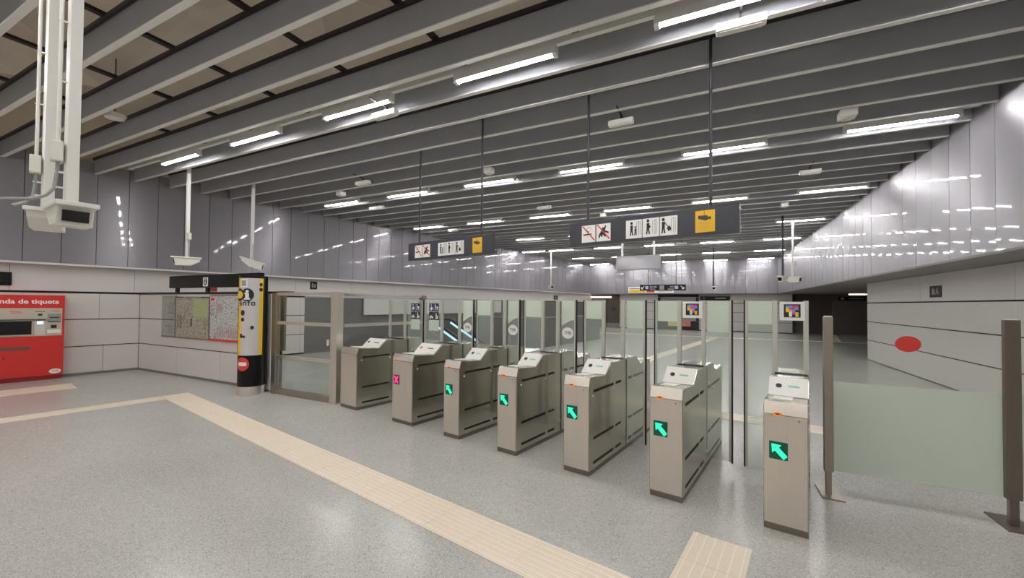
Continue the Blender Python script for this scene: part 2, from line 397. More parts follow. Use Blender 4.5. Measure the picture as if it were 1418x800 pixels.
# tactile floor strips
def tactile(name, r0, r1, d0, d1, along, ribs, label, step=.4, mt=tile_m):
    mb = MB(); 
    if along == 'r':
        n = max(1, round((r1-r0)/step))
        for i in range(n):
            a, b = r0+(r1-r0)*i/n, r0+(r1-r0)*(i+1)/n
            q = [G(a+.002, d0), G(b-.002, d0), G(b-.002, d1), G(a+.002, d1)]; mb.prism([(v.x, v.y) for v in q], 'z', .0005, .004)
            mb.cur = 1
            for k in range(ribs):
                dd = d0+(d1-d0)*(k+.5)/ribs; q = [G(a+.004, dd-.005), G(b-.004, dd-.005), G(b-.004, dd+.005), G(a+.004, dd+.005)]
                mb.prism([(v.x, v.y) for v in q], 'z', .0035, .0065)
            mb.cur = 0
    else:
        n = max(1, round((d1-d0)/step))
        for i in range(n):
            a, b = d0+(d1-d0)*i/n, d0+(d1-d0)*(i+1)/n
            q = [G(r0, a+.002), G(r1, a+.002), G(r1, b-.002), G(r0, b-.002)]; mb.prism([(v.x, v.y) for v in q], 'z', .0005, .004)
            mb.cur = 1
            for k in range(ribs):
                rr = r0+(r1-r0)*(k+.5)/ribs; q = [G(rr-.005, a+.002), G(rr+.005, a+.002), G(rr+.005, b-.002), G(rr-.005, b-.002)]
                mb.prism([(v.x, v.y) for v in q], 'z', .0035, .0065)
            mb.cur = 0
    q = [G(r0, d0), G(r1, d0), G(r1, d1), G(r0, d1)]; mb.cur = 1; mb.prism([(v.x, v.y) for v in q], 'z', .0003, .0022)
    o = mb.build(name, [mt, tilel_m]); return tag(o, label, 'floor strip')
tactile('tactile_strip', -9.02, 3.2, 2.04, 2.43, 'r', 8, 'long beige ribbed tactile strip crossing the floor before the gates')
tactile('tactile_strip', -9.02, -8.66, -3, 2.035, 'd', 1, 'narrow beige tile strip running left from the corner of the long strip')
tactile('tactile_strip', -.70, -.33, 2.435, 3.2, 'd', 6, 'short beige ribbed strip stub pointing at the nearest gate', step=.38)
tactile('tactile_strip', -11.76, -11.03, -3, 1.29, 'd', 1, 'wide beige tile strip in front of the red ticket machine', step=.6)
tactile('tactile_strip', -6.0, .8, 6.62, 7.03, 'r', 2, 'beige floor strip crossing just behind the gates')
tactile('tactile_strip', -4.2, -3.8, 7.04, 22.9, 'd', 3, 'beige strip leading from the gates into the far hall')
mb = MB().box(-6, 8.5, 23.4, 23.8, .0005, .004); tag(mb.build('tactile_strip', tile_m), 'thin pale strip across the far end of the hall floor', 'floor strip')
tactile('tactile_strip', .7, 1.1, 24.5, 30.2, 'd', 3, 'pale strip leading into the dark corridor at far right')

# ================================================================== CEILING
for k in range(-2, 41):
    yf = 2.02+.6345*k; yn = yf-.06
    xl = xleft(yn)+.012; xr = XR-.012
    o = MB().box(xl, xr, yn, yf, ZC+.012, ZC+.30).build('ceiling_beam', beam_m)
    n = k+3
    tag(o, 'dark grey ceiling beam across the hall, %s counting away from the camera' % ordinal(n), 'beam', 'parallel grey ceiling beams')
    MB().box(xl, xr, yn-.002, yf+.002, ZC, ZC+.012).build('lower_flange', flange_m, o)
    MB().box(xl, xr, yn-.03, yn+.02, ZC+.301, ZC+.35).build('top_channel', black_m, o)
for i in range(8):
    x = -9.07+1.53*i
    y0 = max(-1., 0); ys = -1.2
    while xleft(ys) > x-.1: ys += .5
    o = MB().box(x-.035, x+.035, max(ys, (RL-RV.x*x)/RV.y*0-1.2), 28.2, ZC+.352, ZC+.392).build('ceiling_runner', black_m)
    tag(o, 'black runner rail laid over the ceiling beams, %s from the left wall' % ordinal(i+1), 'rail', 'black runner rails above the beams')
o = MB().tube([(-3.2, .4, 5.3), (-3.25, 3.6, 5.3)], .025).build('sprinkler_pipe', red_m); tag(o, 'thin red pipe under the concrete at upper left', 'pipe')

# lamp rows on white trunking
def lamp():
    r = empty('ceiling_lamp', (0, 0, 0))
    MB().box(-.67, .67, -.045, .045, .034, .085).box(-.67, .67, -.045, -.038, -.012, .034).box(-.67, .67, .038, .045, -.012, .034).build('housing', white_m, r)
    mb = MB().cyl((-.625, 0, .0), (.625, 0, .0), .03, 10); mb.build('tube', tube_m, r, smooth=False)
    for s in (-1, 1): MB().box(min(s*.63, s*.68), max(s*.63, s*.68), -.04, .04, -.035, .06).build('end_cap', white_m, r, bevel=.005)
    return r
L0 = lamp(); first = True
ROWY = [4.19+3.84*k+.012*k*k for k in range(-2, 7)]
XS = [-11.75, -9.35, -6.98, -4.60, -2.22, .16, 2.54]
for ri, y in enumerate(ROWY):
    used = [x for x in XS if x-.72 > xleft(y)]
    zt = 4.43
    for ci, x in enumerate(used):
        o = L0 if first else copy_full(L0); first = False
        o.location = (x, y, zt)
        rn = ri-1
        where = ('in the %s lamp row from the front' % ordinal(rn)) if rn >= 1 else ('in the row just behind the camera' if ri == 1 else 'in the rear row behind the camera')
        tag(o, 'lit tube lamp, %s from left %s' % (ordinal(ci+(2 if ri == 6 else 1)), where), 'lamp', 'tube lamps on the ceiling')
        if ri == 6 and ci == 0: edge_y = y
    a = max(used[0]-2.1, xleft(y)+.1) 
    o = MB().box(a, XR-.03, y-.03, y+.03, zt+.0855, zt+.145).build('lighting_rail', white_m)
    where = ('the %s lamp row away from the camera' % ordinal(ri-1)) if ri >= 2 else ('the row just behind the camera' if ri == 1 else 'the rear row behind the camera')
    tag(o, 'white lighting rail carrying %s' % where, 'rail', 'white lighting rails')

o = copy_full(L0); o.location = (-8.50, edge_y, 4.43); tag(o, 'lit tube lamp close to the left wall, first from left in the fifth lamp row', 'lamp', 'tube lamps on the ceiling')
def em_light(x, y, label, w=.36):
    o = empty('emergency_light', (x, y, ZC-.085), 0, label, 'emergency light', 'white emergency lights')
    MB().box(-w/2, w/2, -.05, .05, -.055, .02).build('body', white_m, o, bevel=.012)
    MB().box(-w/2+.03, w/2-.03, -.035, .035, -.068, -.05).build('diffuser', cream_m, o, bevel=.005)
    MB().box(-.012, .012, -.29, .29, .086, .098).cyl((0, 0, .02), (0, 0, .09), .012).build('bracket', black_m, o)
em_light(-1.2, 5.97, 'white emergency light in front of the larger hanging sign')
em_light(-7.0, 6.59, 'white emergency light above the second hanging camera', .4)
em_light(-8.48, 8.5, 'small white emergency light left of the second lamp row', .5)
em_light(-4.17, 4.31, 'white emergency light beside the third lit tube of front row', .42)
em_light(.24, 4.36, 'white emergency light beside the tube at top centre', .42)
em_light(1.74, 9.78, 'white emergency light between second and third lamp rows at right', .36)
em_light(-4.17, 10.39, 'white emergency light left of the larger hanging sign', .4)
em_light(-8.5, 12.26, 'tiny white emergency light above the smaller hanging sign', .4)
em_light(-1.2, 18.9, 'tiny white emergency light far back under the larger sign', .4)
def sensor(x, y, label, w=.17):
    o = empty('ceiling_sensor', (x, y, ZC-.03), 0, label, 'sensor', 'white box sensors on the ceiling')
    MB().box(-w/2, w/2, -w/2, w/2, -.06, .05).build('body', white_m, o, bevel=.015)
    MB().cyl((0, 0, -.075), (0, 0, -.06), w*.42, 16).build('dome', cream_m, o)
    MB().cyl((0, 0, .05), (0, 0, .15), .012).build('stem', white_m, o)
sensor(-8.4, 7.2, 'white box sensor between two beams near the left wall')
sensor(-4.13, 7.23, 'white box sensor just right of the second sign rod')
sensor(1.72, 7.23, 'white box sensor above the rightmost tube of second lamp row', .2)
sensor(1.74, 13.0, 'small white box sensor near the right wall further back')
sensor(-3.0, 12.3, 'small white box sensor right of the smaller hanging sign')
o = empty('smoke_detector', (-8.53, 2.92, 4.6), 0, 'round white smoke detector hanging among the beams at upper left', 'detector')
MB().cyl((0, 0, -.06), (0, 0, 0), .12, 20, .15).build('body', white_m, o); MB().cyl((0, 0, 0), (0, 0, .9), .008).build('stem', black_m, o)

# ================================================================== TICKET GATES
D0 = 3.59
def arrow_poly():
    c, s = math.cos(rad(135)), math.sin(rad(135))
    pts = [(.5, 0), (.12, .33), (.12, .14), (-.5, .14), (-.5, -.14), (.12, -.14), (.12, -.33)]
    sh = [(x*.98, z*.98) for x, z in pts]
    return [(x*c-z*s, x*s+z*c) for x, z in sh]
def gate(R, Wd, lw, rw, disp, label, kind='narrow'):
    p = G(R, D0); g = empty('ticket_gate', (p.x, p.y, 0), GA, label, 'ticket gate', 'row of steel ticket gates')
    MB().prism([(0.004, 0), (1.826, 0), (1.826, .045), (.004, .045)], 'x', .003, Wd-.003).build('plinth', plinth_m, g)
    prof1 = [(0, .045), (0, .848), (.028, .945), (.39, .918), (.53, 1.032), (.955, 1.032), (.955, .045)]
    prof2 = [(.985, .045), (.985, 1.032), (1.30, 1.032), (1.44, .918), (1.80, .945), (1.83, .848), (1.83, .045)]
    MB().prism(prof1, 'x', 0, Wd).build('cabinet', steels_m, g, bevel=.006)
    MB().prism(prof2, 'x', 0, Wd).build('cabinet', steels_m, g, bevel=.006)
    MB().box(.01, Wd-.01, .955, .985, .045, 1.02).build('seam', slot_m, g)
    # front door plate and the tilted nose above it
    MB().box(.008, Wd-.008, -.004, .004, .052, .842).build('front_plate', steel_m, g, bevel=.002)
    MB().box(Wd-.052, Wd-.010, -.007, -.003, .056, .838).build('front_fold', steel_m, g)
    MB().prism([(-.003, .852), (.024, .942), (.03, .942), (.004, .852)], 'x', .006, Wd-.006).build('nose_plate', steel_m, g)
    if kind != 'blank':
        o = flat('handle', [disc(0, 0, .034, .0125, 20)], orange_m, g, .003, .092, .856, t=.012); 
        flat('keyhole', [disc(0, 0, .016, .005, 12)], ink_m, o, -.0085, .092, .856, t=.002)
    MB().cyl((Wd-.055, -.01, .822), (Wd-.055, -.004, .822), .008, 10).build('lock', steeld_m, g)
    if disp:
        e = flat('display', [rect(-.058, .058, -.064, .064)], green_disp if disp == 'arrow' else redx_bg, g, -.005, .097, .588, t=.004)
        if disp == 'arrow': flat('arrow', [[(a*.125, b*.135) for a, b in arrow_poly()]], green_e, e, -.0092, .097, .588, t=.002)
        else: flat('cross', [seg(-.035, -.045, .035, .045, .022), seg(-.035, .045, .035, -.045, .022)], redx_e, e, -.0092, .097, .588, t=.002)
    # reader panel on the slope
    n = Vector((0, -.114, .14)).normalized() 
    def sl(t, off=0): return (.383+.152*t - .77*0 + n.y*off, .912+.128*t + n.z*off)
    q = [sl(0, .0), sl(1, .0), sl(1, .016), sl(0, .016)]
    rp = MB().prism(q, 'x', .004, Wd-.002).build('reader_panel', white_m, g, bevel=.003)
    c = Vector((.075, *sl(.52, .016))); MB().cyl(c, c+n*.003, .022, 18).build('reader_disc', redg_m if disp == 'cross' else ink_m, rp)
    a, b = sl(.48, .017), sl(.56, .017)
    MB().prism([a, b, (b[0]+n.y*.002, b[1]+n.z*.002), (a[0]+n.y*.002, a[1]+n.z*.002)], 'x', Wd*.5, Wd*.78).build('reader_text', tealtxt_m if disp == 'arrow' else ink_m, rp)
    MB().prism([(.13, .9385), (.34, .9225), (.34, .9265), (.13, .9425)], 'x', .05, Wd-.1).build('scan_window', wmark_m, g)
    MB().box(.02, Wd-.01, .85, .905, 1.032, 1.04).build('top_slot', slot_m, g)
    # side slots and screws
    for xs in ((Wd-.001, Wd+.0015), (-.0015, .001)):
        for z in (.80, .342, .105):
            for a, b in ((.095, .59), (.65, .80), (1.03, 1.13), (1.19, 1.66)):
                MB().box(xs[0], xs[1], a, b, z-.013, z+.013).build('side_slot', slot_m, g)
    for dd, z in ((.08, .757), (.60, .755), (1.06, .84), (1.22, .76), (.93, .17)):
        MB().cyl((Wd-.001, dd, z), (Wd+.006, dd, z), .009, 8).build('screw', wmark_m, g)
    # screen above the cabinet
    yd = .915
    for x0 in (.002, Wd-.042): MB().box(x0, x0+.040, yd-.018, yd+.018, 1.03, 1.70).build('screen_post', alu_m, g, bevel=.004)
    MB().box(.042, Wd-.042, yd-.006, yd+.006, 1.045, 1.70).build('screen_glass', glass_m, g)
    # sliding wings
    yw = .97
    def wing(x0, x1, side, deco):
        lo, hi = min(x0, x1), max(x0, x1); out = x1; sgn = 1 if x1 > x0 else -1
        w = MB().box(lo, hi, yw-.006, yw+.006, .10, 1.70).build('glass_wing', wing_m, g)
        MB().box(min(out, out-sgn*.020), max(out, out-sgn*.020), yw-.014, yw-.0065, .10, 1.70).build('edge_profile', alu_m, w)
        MB().box(min(out, out+sgn*.013), max(out, out+sgn*.013), yw-.016, yw+.010, .09, 1.705).build('edge_seal', rubber_m, w)
        in0, in1 = (lo+.004, hi-.024) if sgn > 0 else (lo+.024, hi-.004)
        if deco == 'film': MB().box(in0, in1, yw-.0095, yw-.0065, 1.475, 1.695).build('film', film_m, w)
        elif deco == 'filmlow': MB().box(in0, in1, yw-.0095, yw-.0065, 1.38, 1.695).build('film', film_m, w)
        elif deco == 'logo':
            pts = [(in0, 1.695), (in1, 1.695)]+[(in1+(in0-in1)*t, 1.455-.085*t**1.5) for t in (0, .25, .5, .75, 1)]
            flat('film', [pts[::-1]], film_m, w, yw-.0065, t=.003)
            cx = (in0+in1)/2
            lg = flat('logo_disc', [disc(cx, 1.285, min(.082, (in1-in0)*.47), .072, 28)], wmark_m, w, yw-.0065, t=.002)
        elif deco == 'access':
            cx = (lo+hi)/2; 
            flat('pale_notice', [rect(cx-.115, cx+.115, 1.20, 1.375)], frost_m, w, yw-.0065, t=.002)
            for i, (px, pz) in enumerate(((-.058, 1.58), (.058, 1.58), (-.058, 1.44), (.058, 1.44))):
                sg = flat('pictogram', [rect(px+cx-.054, px+cx+.054, pz-.064, pz+.064)], navy_m if i < 2 else ink_m, w, yw-.0065, t=.002)
        return w
    ws = []
    if rw: ws.append((wing(Wd, rw, 'r', {'narrow': 'filmlow', 'logo': 'logo', 'wide': 'logo', 'blank': 'access'}[kind]), 'r'))
    if lw: ws.append((wing(0, lw, 'l', 'access' if kind == 'wide' else 'film'), 'l'))
    deco = kind
    if rw and kind in ('logo', 'wide'):
        cx = (Wd+.004+rw-.024)/2; text('logo_text', 'TMB', .062, ink_m, ws[0][0], cx, yw-.0092, 1.285, align='CENTER', sx=.85, ext=.0006)
    def access_figs(x0, x1, w):
        cx = (x0+x1)/2; s = .05
        def at(px, pz, polys): flat('figure', [[(cx+px+a*s, pz+b*s) for a, b in q] for q in polys], wmark_m, w, yw-.009, t=.0015)
        chair = [disc(-.1, .85, .17), seg(-.1, .6, 0, -.1, .22), seg(0, -.1, .5, -.1, .2), seg(.5, -.1, .7, -.7, .2), disc(-.1, -.55, .42)]
        pram = [disc(-.4, .8, .17), seg(-.4, .55, -.35, -.1, .26), seg(-.35, -.1, -.5, -.95, .2), seg(-.3, .35, .2, .1, .14), disc(.45, -.1, .32), disc(.3, -.75, .14), disc(.7, -.75, .14)]
        bike = [disc(-.45, -.5, .34), disc(.45, -.5, .34), seg(-.45, -.5, 0, .1, .14), seg(0, .1, .45, -.5, .14), seg(-.2, .1, .3, .1, .14)]
        bag = [disc(-.1, .85, .17), seg(-.1, .6, -.05, -.1, .3), seg(-.05, -.1, -.3, -.95, .2), seg(.0, -.1, .2, -.95, .2), rect(.35, .8, -.8, -.1), seg(.0, .4, .5, 0, .14)]
        at(-.058, 1.58, chair); at(.058, 1.58, pram); at(-.058, 1.44, bike); at(.058, 1.44, bag)
    if kind == 'blank': access_figs(Wd, rw, ws[0][0])
    if kind == 'wide': access_figs(lw, 0, ws[1][0])
    return g
def code_sign(g, Wd):
    # white plate with a coloured block code, on the screen glass
    cx = Wd/2+.015; z0, z1 = 1.52, 1.69; y = .893
    pl = flat('code_plate', [rect(cx-.095, cx+.095, z0, z1)], wmark_m, g, y, t=.006)
    flat('code_ground', [rect(cx-.063, cx+.063, z0+.028, z1-.022)], ink_m, pl, y-.0062, t=.001)
    grid = ['CCPP', 'YPPC', 'YYCK', 'KWPY', 'KWKY']; cm = {'C': cyan_m, 'P': pink_m, 'Y': yellow_m, 'W': wmark_m}
    cw, ch = .024, .0205
    for key, m in cm.items():
        for r_, row in enumerate(grid):
            for c_, k in enumerate(row):
                if k == key:
                    x0 = cx-.048+c_*cw; zz = z1-.033-(r_+1)*ch; flat('code_block', [rect(x0, x0+cw, zz, zz+ch)], m, pl, y-.0072, t=.001)
gate(-6.04, .446, None, .83, None, 'leftmost steel ticket gate with a plain front, beside the fence', 'blank')
gate(-4.728, .426, -.442, .638, 'cross', 'wide steel ticket gate showing a red cross', 'wide')
gate(-3.706, .268, -.314, .466, 'arrow', 'green arrow ticket gate directly right of the red cross gate', 'logo')
gate(-2.85, .268, -.305, .476, 'arrow', 'middle ticket gate of the row, green arrow, logo on its right wing', 'logo')
gate(-2.003, .28, -.252, .497, 'arrow', 'green arrow ticket gate, third from the right end', 'narrow')
g6 = gate(-1.149, .277, -.244, .502, 'arrow', 'green arrow ticket gate, second from right, coloured code plate on its glass', 'narrow'); code_sign(g6, .277)
g7 = gate(-.30, .277, -.227, None, 'arrow', 'nearest ticket gate at the right end of the row, large green arrow', 'narrow'); code_sign(g7, .277)

# ================================================================== HANGING SIGNS
def fig_nosmoke(): return [seg(.12, .42, .62, .46, .07), disc(.68, .74, .0)] if 0 else [seg(.1, .44, .6, .47, .08)]
def person(x, z, s, lean=0):
    return [disc(x, z+.9*s, .09*s*1.2), [(x-.1*s, z+.75*s), (x+.12*s, z+.75*s), (x+.1*s, z+.3*s), (x-.1*s, z+.3*s)],
            seg(x-.04*s, z+.35*s, x-.1*s, z, .1*s), seg(x+.04*s, z+.35*s, x+.12*s, z, .1*s)]
def doors(x): return [seg(x, .18, x, .86, .025), seg(x+.14, .12, x+.14, .9, .03), seg(x+.24, .18, x+.24, .86, .02), seg(x, .86, x+.24, .88, .02)]
def gate_sign(label):
    p = G(-2.69, 4.95); o = empty('hanging_sign', (p.x, p.y, 0), GA, label, 'sign', 'charcoal signs hanging over the gates')
    MB().box(0, 2.065, 0, .09, 2.44, 2.76).build('board', signd_m, o, bevel=.004)
    for x in (.26, 1.773): MB().cyl((x, .045, 2.76), (x, .045, 4.72), .017, 12).build('rod', dark_m, o)
    for z in (2.50, 2.70): MB().cyl((2.065, .045, z), (2.078, .045, z), .008, 8).build('bolt', wmark_m, o)
    def plate(x, w, m=wmark_m, z0=2.478, z1=2.706): return flat('plate', [rect(x, x+w, z0, z1)], m, o, 0, t=.004), x, z0, w
    def fig(pl, polys, m, nm, y=-.0045, t=.0015):
        ob, x, z, w = pl; flat(nm, [[(x+a*w, z+b*.228) for a, b in q] for q in polys], m, ob, y, t=t)
    a = plate(.193, .195); fig(a, [seg(.12, .45, .62, .47, .08), seg(.62, .47, .75, .47, .06)]+[seg(.55+.16*math.cos(t), .75+.13*math.sin(t), .55+.16*math.cos(t+.6), .75+.13*math.sin(t+.6), .02) for t in (0, .6, 1.2, 1.8, 2.4, 3, 3.6, 4.2)], ink_m, 'cigarette')
    fig(a, [seg(.08, .96, .95, .1, .075)], redg_m, 'strike', -.0065)
    b = plate(.404, .197); fig(b, [[(.15, .2), (.25, .2), (.3, .35), (.36, .25), (.44, .25), (.46, .38), (.55, .3), (.62, .22), (.7, .3), (.62, .5), (.85, .42), (.9, .5), (.62, .62), (.7, .85), (.62, .9), (.55, .75), (.45, .82), (.36, .6), (.2, .4)]], ink_m, 'dog')
    fig(b, [seg(.08, .96, .95, .1, .075)], redg_m, 'strike', -.0065)
    c = plate(.807, .200); fig(c, person(.36, .15, .75)+person(.60, .15, .5), ink_m, 'figure'); fig(c, doors(.68), grey_m, 'door_lines')
    d = plate(1.017, .200); fig(d, person(.33, .15, .8)+[disc(.42, .55, .07)], ink_m, 'figure'); fig(d, doors(.62), grey_m, 'door_lines')
    e = plate(1.226, .200); fig(e, person(.2, .12, .8)+[seg(.25, .7, .5, .45, .04), [(.5, .2), (.68, .3), (.58, .5), (.4, .4)]], ink_m, 'figure'); fig(e, doors(.66), grey_m, 'door_lines')
    f = plate(1.622, .203, yellowe_m, 2.476, 2.722)
    fig(f, [[(.14, .84), (.14, .68), (.58, .56), (.62, .60), (.72, .64), (.8, .58), (.8, .76), (.66, .74), (.62, .82)], seg(.47, .82, .47, 1.04, .025)], mark_grey, 'camera_mark')
    fig(f, [rect(.15, .8, .44, .455), rect(.15, .7, .32, .33), rect(.12, .8, .24, .25), rect(.12, .6, .16, .17)], grey_m, 'small_print')
    return o
mark_grey = mat('camera mark', srgb(70, 68, 66), .6, noise=.05)
s1 = gate_sign('larger charcoal sign hanging over the right gates, its yellow plate unobstructed')
s2 = copy_full(s1); v = G(-2.69-3.41, 4.95); s2.location = (v.x, v.y, 0)
s2['label'] = 'charcoal pictogram sign hanging over the leftmost gates, smaller in view'
# far exit sign
o = empty('exit_sign', (-3.45, 22.25, 0), 0, 'small black direction sign hanging far down the hall with white arrows', 'sign')
MB().box(0, 2.24, 0, .08, 2.40, 2.71).build('board', signb_m, o)
for x in (.42, 1.78): MB().cyl((x, .04, 2.71), (x, .04, 4.72), .016, 8).build('rod', dark_m, o)
def A2(x, z, s, d): return [seg(x-s*d, z+s, x+s*d, z-s, .035), seg(x+s*d, z-s, x+s*d-.1*d, z-s, .03), seg(x+s*d, z-s, x+s*d, z-s+.1, .03)]
flat('arrow_mark', A2(.15, 2.555, .07, -1)+A2(2.08, 2.555, .07, 1), wmark_m, o, -.001)
flat('lift_plate', [rect(.28, .43, 2.48, 2.64), rect(1.72, 1.88, 2.48, 2.64)], mat('pale blue plate', srgb(170, 195, 235), .5, noise=.03), o, -.001)
flat('line_plate', [rect(.98, 1.2, 2.44, 2.67)], grey_m, o, -.001)
text('sign_text', 'Sortida', .12, wmark_m, o, .5, -.002, 2.60); text('sign_text', 'Carrer', .1, wmark_m, o, .5, -.002, 2.48)
text('sign_text', 'Linia', .1, wmark_m, o, 1.68, -.002, 2.60, align='RIGHT'); text('sign_text', 'Estacio', .1, wmark_m, o, 1.68, -.002, 2.48, align='RIGHT')
# far display box on white hangers
o = empty('display_box', (-2.82, 13.33, 0), 0, 'pale grey display box hanging on two white posts far down the hall', 'display')
MB().box(0, 1.36, 0, .16, 2.77, 3.22).build('case', grey_m, o, bevel=.01)
MB().box(.05, 1.31, -.006, -.001, 2.81, 3.18).build('front_glass', mat('pale display glass', srgb(160, 158, 164), .08, noise=.04), o)
for x in (.18, 1.17): MB().box(x-.03, x+.03, .05, .11, 3.22, 4.6).build('hanger', white_m, o)
# banner on the far wall
o = empty('wall_banner', (-5.15, YFAR-.012, 0), 0, 'white yellow and red notice banner low on the far wall', 'banner')
MB().box(0, 2.9, -.01, 0, SOF+.03, 2.86).build('sheet', wmark_m, o)
flat('yellow_patch', [rect(.06, 1.1, 2.47, 2.66)], yellow_m, o, -.011); flat('red_patch', [rect(1.2, 1.7, 2.48, 2.6)], redg_m, o, -.011)
flat('print_line', [rect(.1, 1.0, 2.72, 2.76), rect(1.9, 2.8, 2.55, 2.58)], ink_m, o, -.011)

# ================================================================== SECURITY CAMERAS
def cam_house(o, L, Wd, H, rz, tilt=0.):
    """housing whose window looks along local -Y after rz; top face at z=0"""
    b = empty('x', (0, 0, 0)); bpy.data.objects.remove(b)
    c, s = math.cos(rz), math.sin(rz)
    mb = MB()
    def P(x, y, z): return (x*c-y*s, x*s+y*c, z+y*tilt)
    pr = [(-L/2, -.02), (L/2, -.02), (L/2, -H*.55), (L*.2, -H), (-L/2+.01, -H)]
    pr = [(-L/2, -.025), (L/2, -.025), (L/2-.02, -H*.5), (L*.15, -H*.97), (-L/2+.03, -H)]
    vs = [P(-Wd/2, y, z) for y, z in pr]+[P(Wd/2, y, z) for y, z in pr]; n = len(pr)
    mb.add(vs, [tuple(range(n)), tuple(range(n, 2*n))[::-1]]+[(i, i+n, (i+1) % n+n, (i+1) % n) for i in range(n)])
    body = mb.build('body', cream_m, o, bevel=.008)
    mb = MB(); vs = [P(x, y, z) for z in (-.03, 0) for x, y in ((-Wd/2-.015, -L/2-.05), (Wd/2+.015, -L/2-.05), (Wd/2+.015, L/2+.02), (-Wd/2-.015, L/2+.02))]
    mb.add(vs, [(0,3,2,1),(4,5,6,7),(0,1,5,4),(1,2,6,5),(2,3,7,6),(3,0,4,7)]); mb.build('sun_hood', white_m, o, bevel=.006)
    mb = MB(); vs = [P(x, -L/2-.006+(.018 if z < -H*.5 else 0), z) for x, z in ((-Wd*.36, -H*.82), (Wd*.36, -H*.82), (Wd*.36, -.055), (-Wd*.36, -.055))]+[P(x, -L/2+.03, z) for x, z in ((-Wd*.36, -H*.82), (Wd*.36, -H*.82), (Wd*.36, -.055), (-Wd*.36, -.055))]
    mb.add(vs, [(0,1,2,3),(7,6,5,4),(0,4,5,1),(1,5,6,2),(2,6,7,3),(3,7,4,0)]); mb.build('window', screen_m, o)
def big_cam(X, Y, zt, rz, label, jz, long_cable):
    o = empty('security_camera', (X, Y, zt), 0, label, 'security camera', 'two white security cameras at upper left')
    MB().box(-.03, .03, -.03, .03, -.005, 2.35).build('pole', white_m, o, bevel=.004)
    ux, uy = -.27, -.96
    def U(t, z, dx=0): return (ux*t+dx, uy*t, z)
    MB().cyl(U(.062, jz), U(.062, 2.4), .011, 8).build('conduit', white_m, o)
    MB().bar(U(.066, jz-.135), U(.066, jz), .075, .06, up=(ux, uy, 0)).build('junction_box', cream_m, o, bevel=.008)
    pts = [U(.062, jz-.135), U(.064, .20), U(.075, .10), U(.11, .045), U(.17, .012)]
    if long_cable: pts += [U(.26, -.005), U(.33, -.02)]
    MB().tube(pts, .010, 8).build('cable', grey_m, o)
    for z in (jz-.2, jz-.3, jz+.4, jz+.8): MB().bar(U(.0, z), U(.078, z), .014, .01).build('clip', white_m, o)
    cam_house(o, .30, .17, .15, rz)
    return o
big_cam(-3.82, 1.10, 2.275, rad(84), 'white security camera with dark window facing us, upper left', .41, True)
big_cam(-4.60, 1.20, 2.335, rad(-112), 'white security camera seen from behind, left of its twin', .41, False)
def far_cam(X, Y, z, rz, label, ztop=4.7, L=.46, pm=white_m, box=True, name='security_camera', tilt=0.):
    o = empty(name, (X, Y, z), 0, label, 'security camera', 'small security cameras on poles')
    MB().box(-.028, .028, -.028, .028, -.005, ztop-z).build('pole', pm, o)
    if box: MB().box(.03, .10, -.03, .03, .38, .52).build('junction_box', cream_m, o)
    MB().tube([(.035, 0, .38), (.045, 0, .1), (.03, 0, 0)], .008, 6).build('cable', grey_m, o)
    cam_house(o, L, .16, .19, rz, tilt); return o
far_cam(-10.24, 4.75, 2.60, rad(-20), 'white security camera on a thin pole, left of the information column')
far_cam(-10.05, 6.02, 2.66, rad(146), 'white security camera tilted on a pole above the information column', box=False, tilt=.3)
far_cam(2.36, 16.0, 2.62, rad(60), 'white security camera on a pole near the right wall')
far_cam(1.98, 15.2, 2.60, rad(-40), 'security camera on a dark pole near the right wall', pm=dark_m, box=False, L=.3)
far_cam(-7.62, 20., 2.64, rad(40), 'tiny white security camera far back by the left wall', box=False)
far_cam(.04, 22.29, 2.6, rad(10), 'tiny dark camera on a thin rod before the far wall', L=.2, pm=dark_m, box=False)

# ================================================================== TICKET MACHINE
RT = -12.70
mp_ = G(RT, 0); TM = empty('ticket_machine', (mp_.x, mp_.y, 0), GA+rad(90), 'red ticket machine with beige faceplate against the left wall', 'ticket machine')
# local x runs along +D, local -y... faces the hall (+R): local y = -R
def TB(d0, d1, y0, y1, z0, z1, name, m, parent=TM, bevel=0.): return MB().box(d0, d1, y0, y1, z0, z1).build(name, m, parent, bevel=bevel)
TB(.17, 1.27, .0, .235, .085, 1.74, 'body', red_m, bevel=.01)
TB(.20, 1.25, .02, .22, .0, .085, 'plinth', redd_m)
TB(.20, 1.235, -.012, 0, .905, 1.475, 'faceplate', beige_m, bevel=.004)
TB(.25, .84, -.030, -.012, .925, 1.24, 'screen_surround', beige_m, bevel=.004)
TB(.24, 1.01, -.05, -.012, 1.235, 1.25, 'screen_hood', ink_m)
TB(.40, .82, -.034, -.030, .945, 1.215, 'screen', screen_m)
TB(.86, 1.0, -.016, -.012, .93, 1.22, 'keypad_plate', panelw_m)
TB(.89, .975, -.019, -.016, 1.15, 1.205, 'small_display', glow_e)
TB(1.03, 1.22, -.018, -.012, 1.19, 1.36, 'card_reader', grey_m, bevel=.003)
TB(1.06, 1.19, -.020, -.018, 1.27, 1.29, 'card_slot', ink_m); TB(1.04, 1.2, -.020, -.018, 1.185, 1.20, 'card_slot', ink_m)
TB(1.08, 1.16, -.018, -.012, 1.06, 1.125, 'coin_slot', ink_m); TB(1.03, 1.22, -.022, -.012, .955, 1.03, 'coin_tray', wmark_m)
TB(.90, .96, -.016, -.012, 1.32, 1.36, 'coin_mark', ink_m); 
for a, b, z, m in ((.28, .4, 1.40, ink_m), (.29, .37, 1.31, ink_m), (.53, .68, 1.405, redg_m), (.55, .7, 1.375, redg_m), (.86, 1.0, 1.40, ink_m), (1.08, 1.2, 1.41, redg_m)): TB(a, b, -.0135, -.012, z, z+.012, 'label_line', m)
